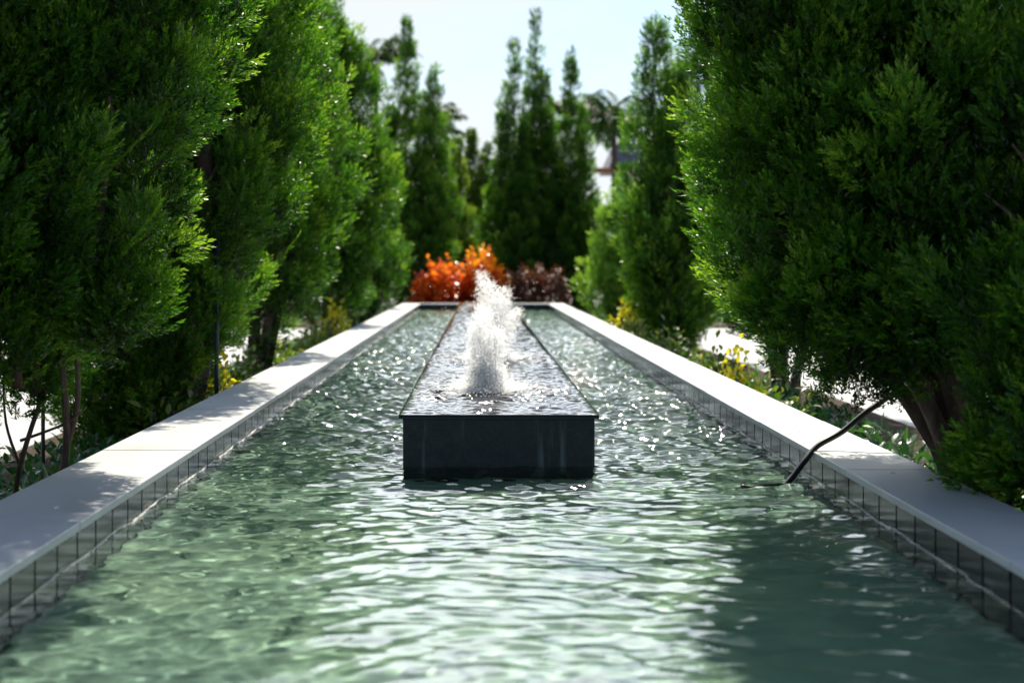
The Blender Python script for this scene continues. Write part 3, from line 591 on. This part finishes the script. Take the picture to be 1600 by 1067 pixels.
for i in range(22):
    if i < 14: x, y = rng.uniform(1.2, 1.42), rng.uniform(5.2, 6.6)
    elif i < 18: x, y = rng.uniform(-1.3, -1.07), rng.uniform(5.6, 7.0)
    else: x, y = rng.uniform(1.22, 1.42), rng.uniform(3.2, 4.8)
    if lm is None:
        o = link('fallen_leaf', leaf_mesh('fallen_leaf', np.zeros((1, 3)), np.array([[1., 0, .02]]), np.array([.022]), np.array([.004]), np.array([.5]), 1, .1), M['litter']); lm = o
    else: o = lm.copy(); C.objects.link(o)
    s = rng.uniform(.5, 1.1); o.scale = (s, s, s); o.location = (x, y, ZC+.004); o.rotation_euler = (0, 0, rng.uniform(0, 6.28))
    tag(o, 'tiny dry leaf scrap lying on the pale coping', 'fallen leaf', 'leaf scraps on the coping')

# ------------------------------------------------------------------ palms and pavilion
def palm(loc, h, fl, seed, label, nf=16):
    r = np.random.RandomState(seed); t = tag(empty('palm_tree', loc), label, 'palm', 'palms beyond the junipers')
    MB().tube([(0, 0, -.05), (.05, 0, h*.4), (.03, 0, h*.75), (0, 0, h)], [.13, .10, .085, .07], 10).build('trunk', M['bark'], t, True)
    P, D, Ls, Wd, T = [], [], [], [], []
    for i in range(nf):
        a = i*2.4+r.uniform(-.2, .2); e = r.uniform(-.1, 1.2); d = np.array([math.cos(a)*math.cos(e), math.sin(a)*math.cos(e), math.sin(e)]); sd_ = np.array([-math.sin(a), math.cos(a), 0])
        for k in range(34):
            u = .12+.88*k/33; c = np.array([0, 0, h])+d*fl*u-np.array([0, 0, .34])*fl*u*u
            for sg in (-1, 1):
                P.append(c); D.append(d*.5+sd_*sg*.8+np.array([0, 0, -.25-.35*u])+r.normal(0, .08, 3)); Ls.append(fl*.36*(1-.6*abs(u-.45))); Wd.append(.026); T.append(r.uniform(.2, .9))
    link('fronds', leaf_mesh('fronds', np.array(P), np.array(D), np.array(Ls), np.array(Wd), np.array(T), seed, .3), M['palm'], t); return t
palm((3.75, 40, 0), 5.2, 1.5, 1, 'palm with full crown rising in front of the pavilion', 20)
palm((2.95, 42, 0), 5.4, 1.4, 2, 'palm half hidden behind the right pointed juniper', 18)
palm((-2.95, 40, 0), 6.75, 1.5, 3, 'tall palm showing only frond tips past the left row')
palm((-1.45, 42, 0), 5.3, 1.2, 4, 'palm showing frond tips beside the twin-topped juniper')
pv = tag(empty('pavilion', (5.3, 46, 0)), 'grey-roofed pavilion half hidden behind the right junipers and palm', 'building')
M['roof'] = noise_col(mat('slate_roof', (.12, .12, .14), .7, .3), [(.08, .08, .10), (.13, .13, .15), (.18, .18, .2)], 3)
M['wood'] = noise_col(mat('eave_wood', (.3, .13, .05), .6, .3), [(.22, .09, .04), (.32, .14, .06)], 4, stretch=(.2, 1, 1))
M['wall'] = mat('pale_wall', (.42, .42, .42), .8, .2)
MB().add([(-1.25, -1.2, 4.15), (3.6, -1.2, 4.15), (3.6, 2.6, 4.15), (-1.25, 2.6, 4.15), (-.9, -.5, 5.0), (3.0, -.5, 5.0), (3.0, 1.9, 5.0), (-.9, 1.9, 5.0)],
         [(0, 3, 2, 1), (4, 5, 6, 7), (0, 1, 5, 4), (1, 2, 6, 5), (2, 3, 7, 6), (3, 0, 4, 7)]).build('roof', M['roof'], pv)
MB().box(-1.75, 4.1, -1.45, -1.2, 4.0, 4.16, .01).build('eave_beam', M['wood'], pv)
for x in (-.9, 1.2, 3.2): MB().box(x, x+.35, -1.15, -.8, 0, 4.14, .01).build('column', M['wall'], pv)
MB().box(-.8, 3.3, .9, 1.1, 0, 4.14).build('wall', M['wall'], pv)
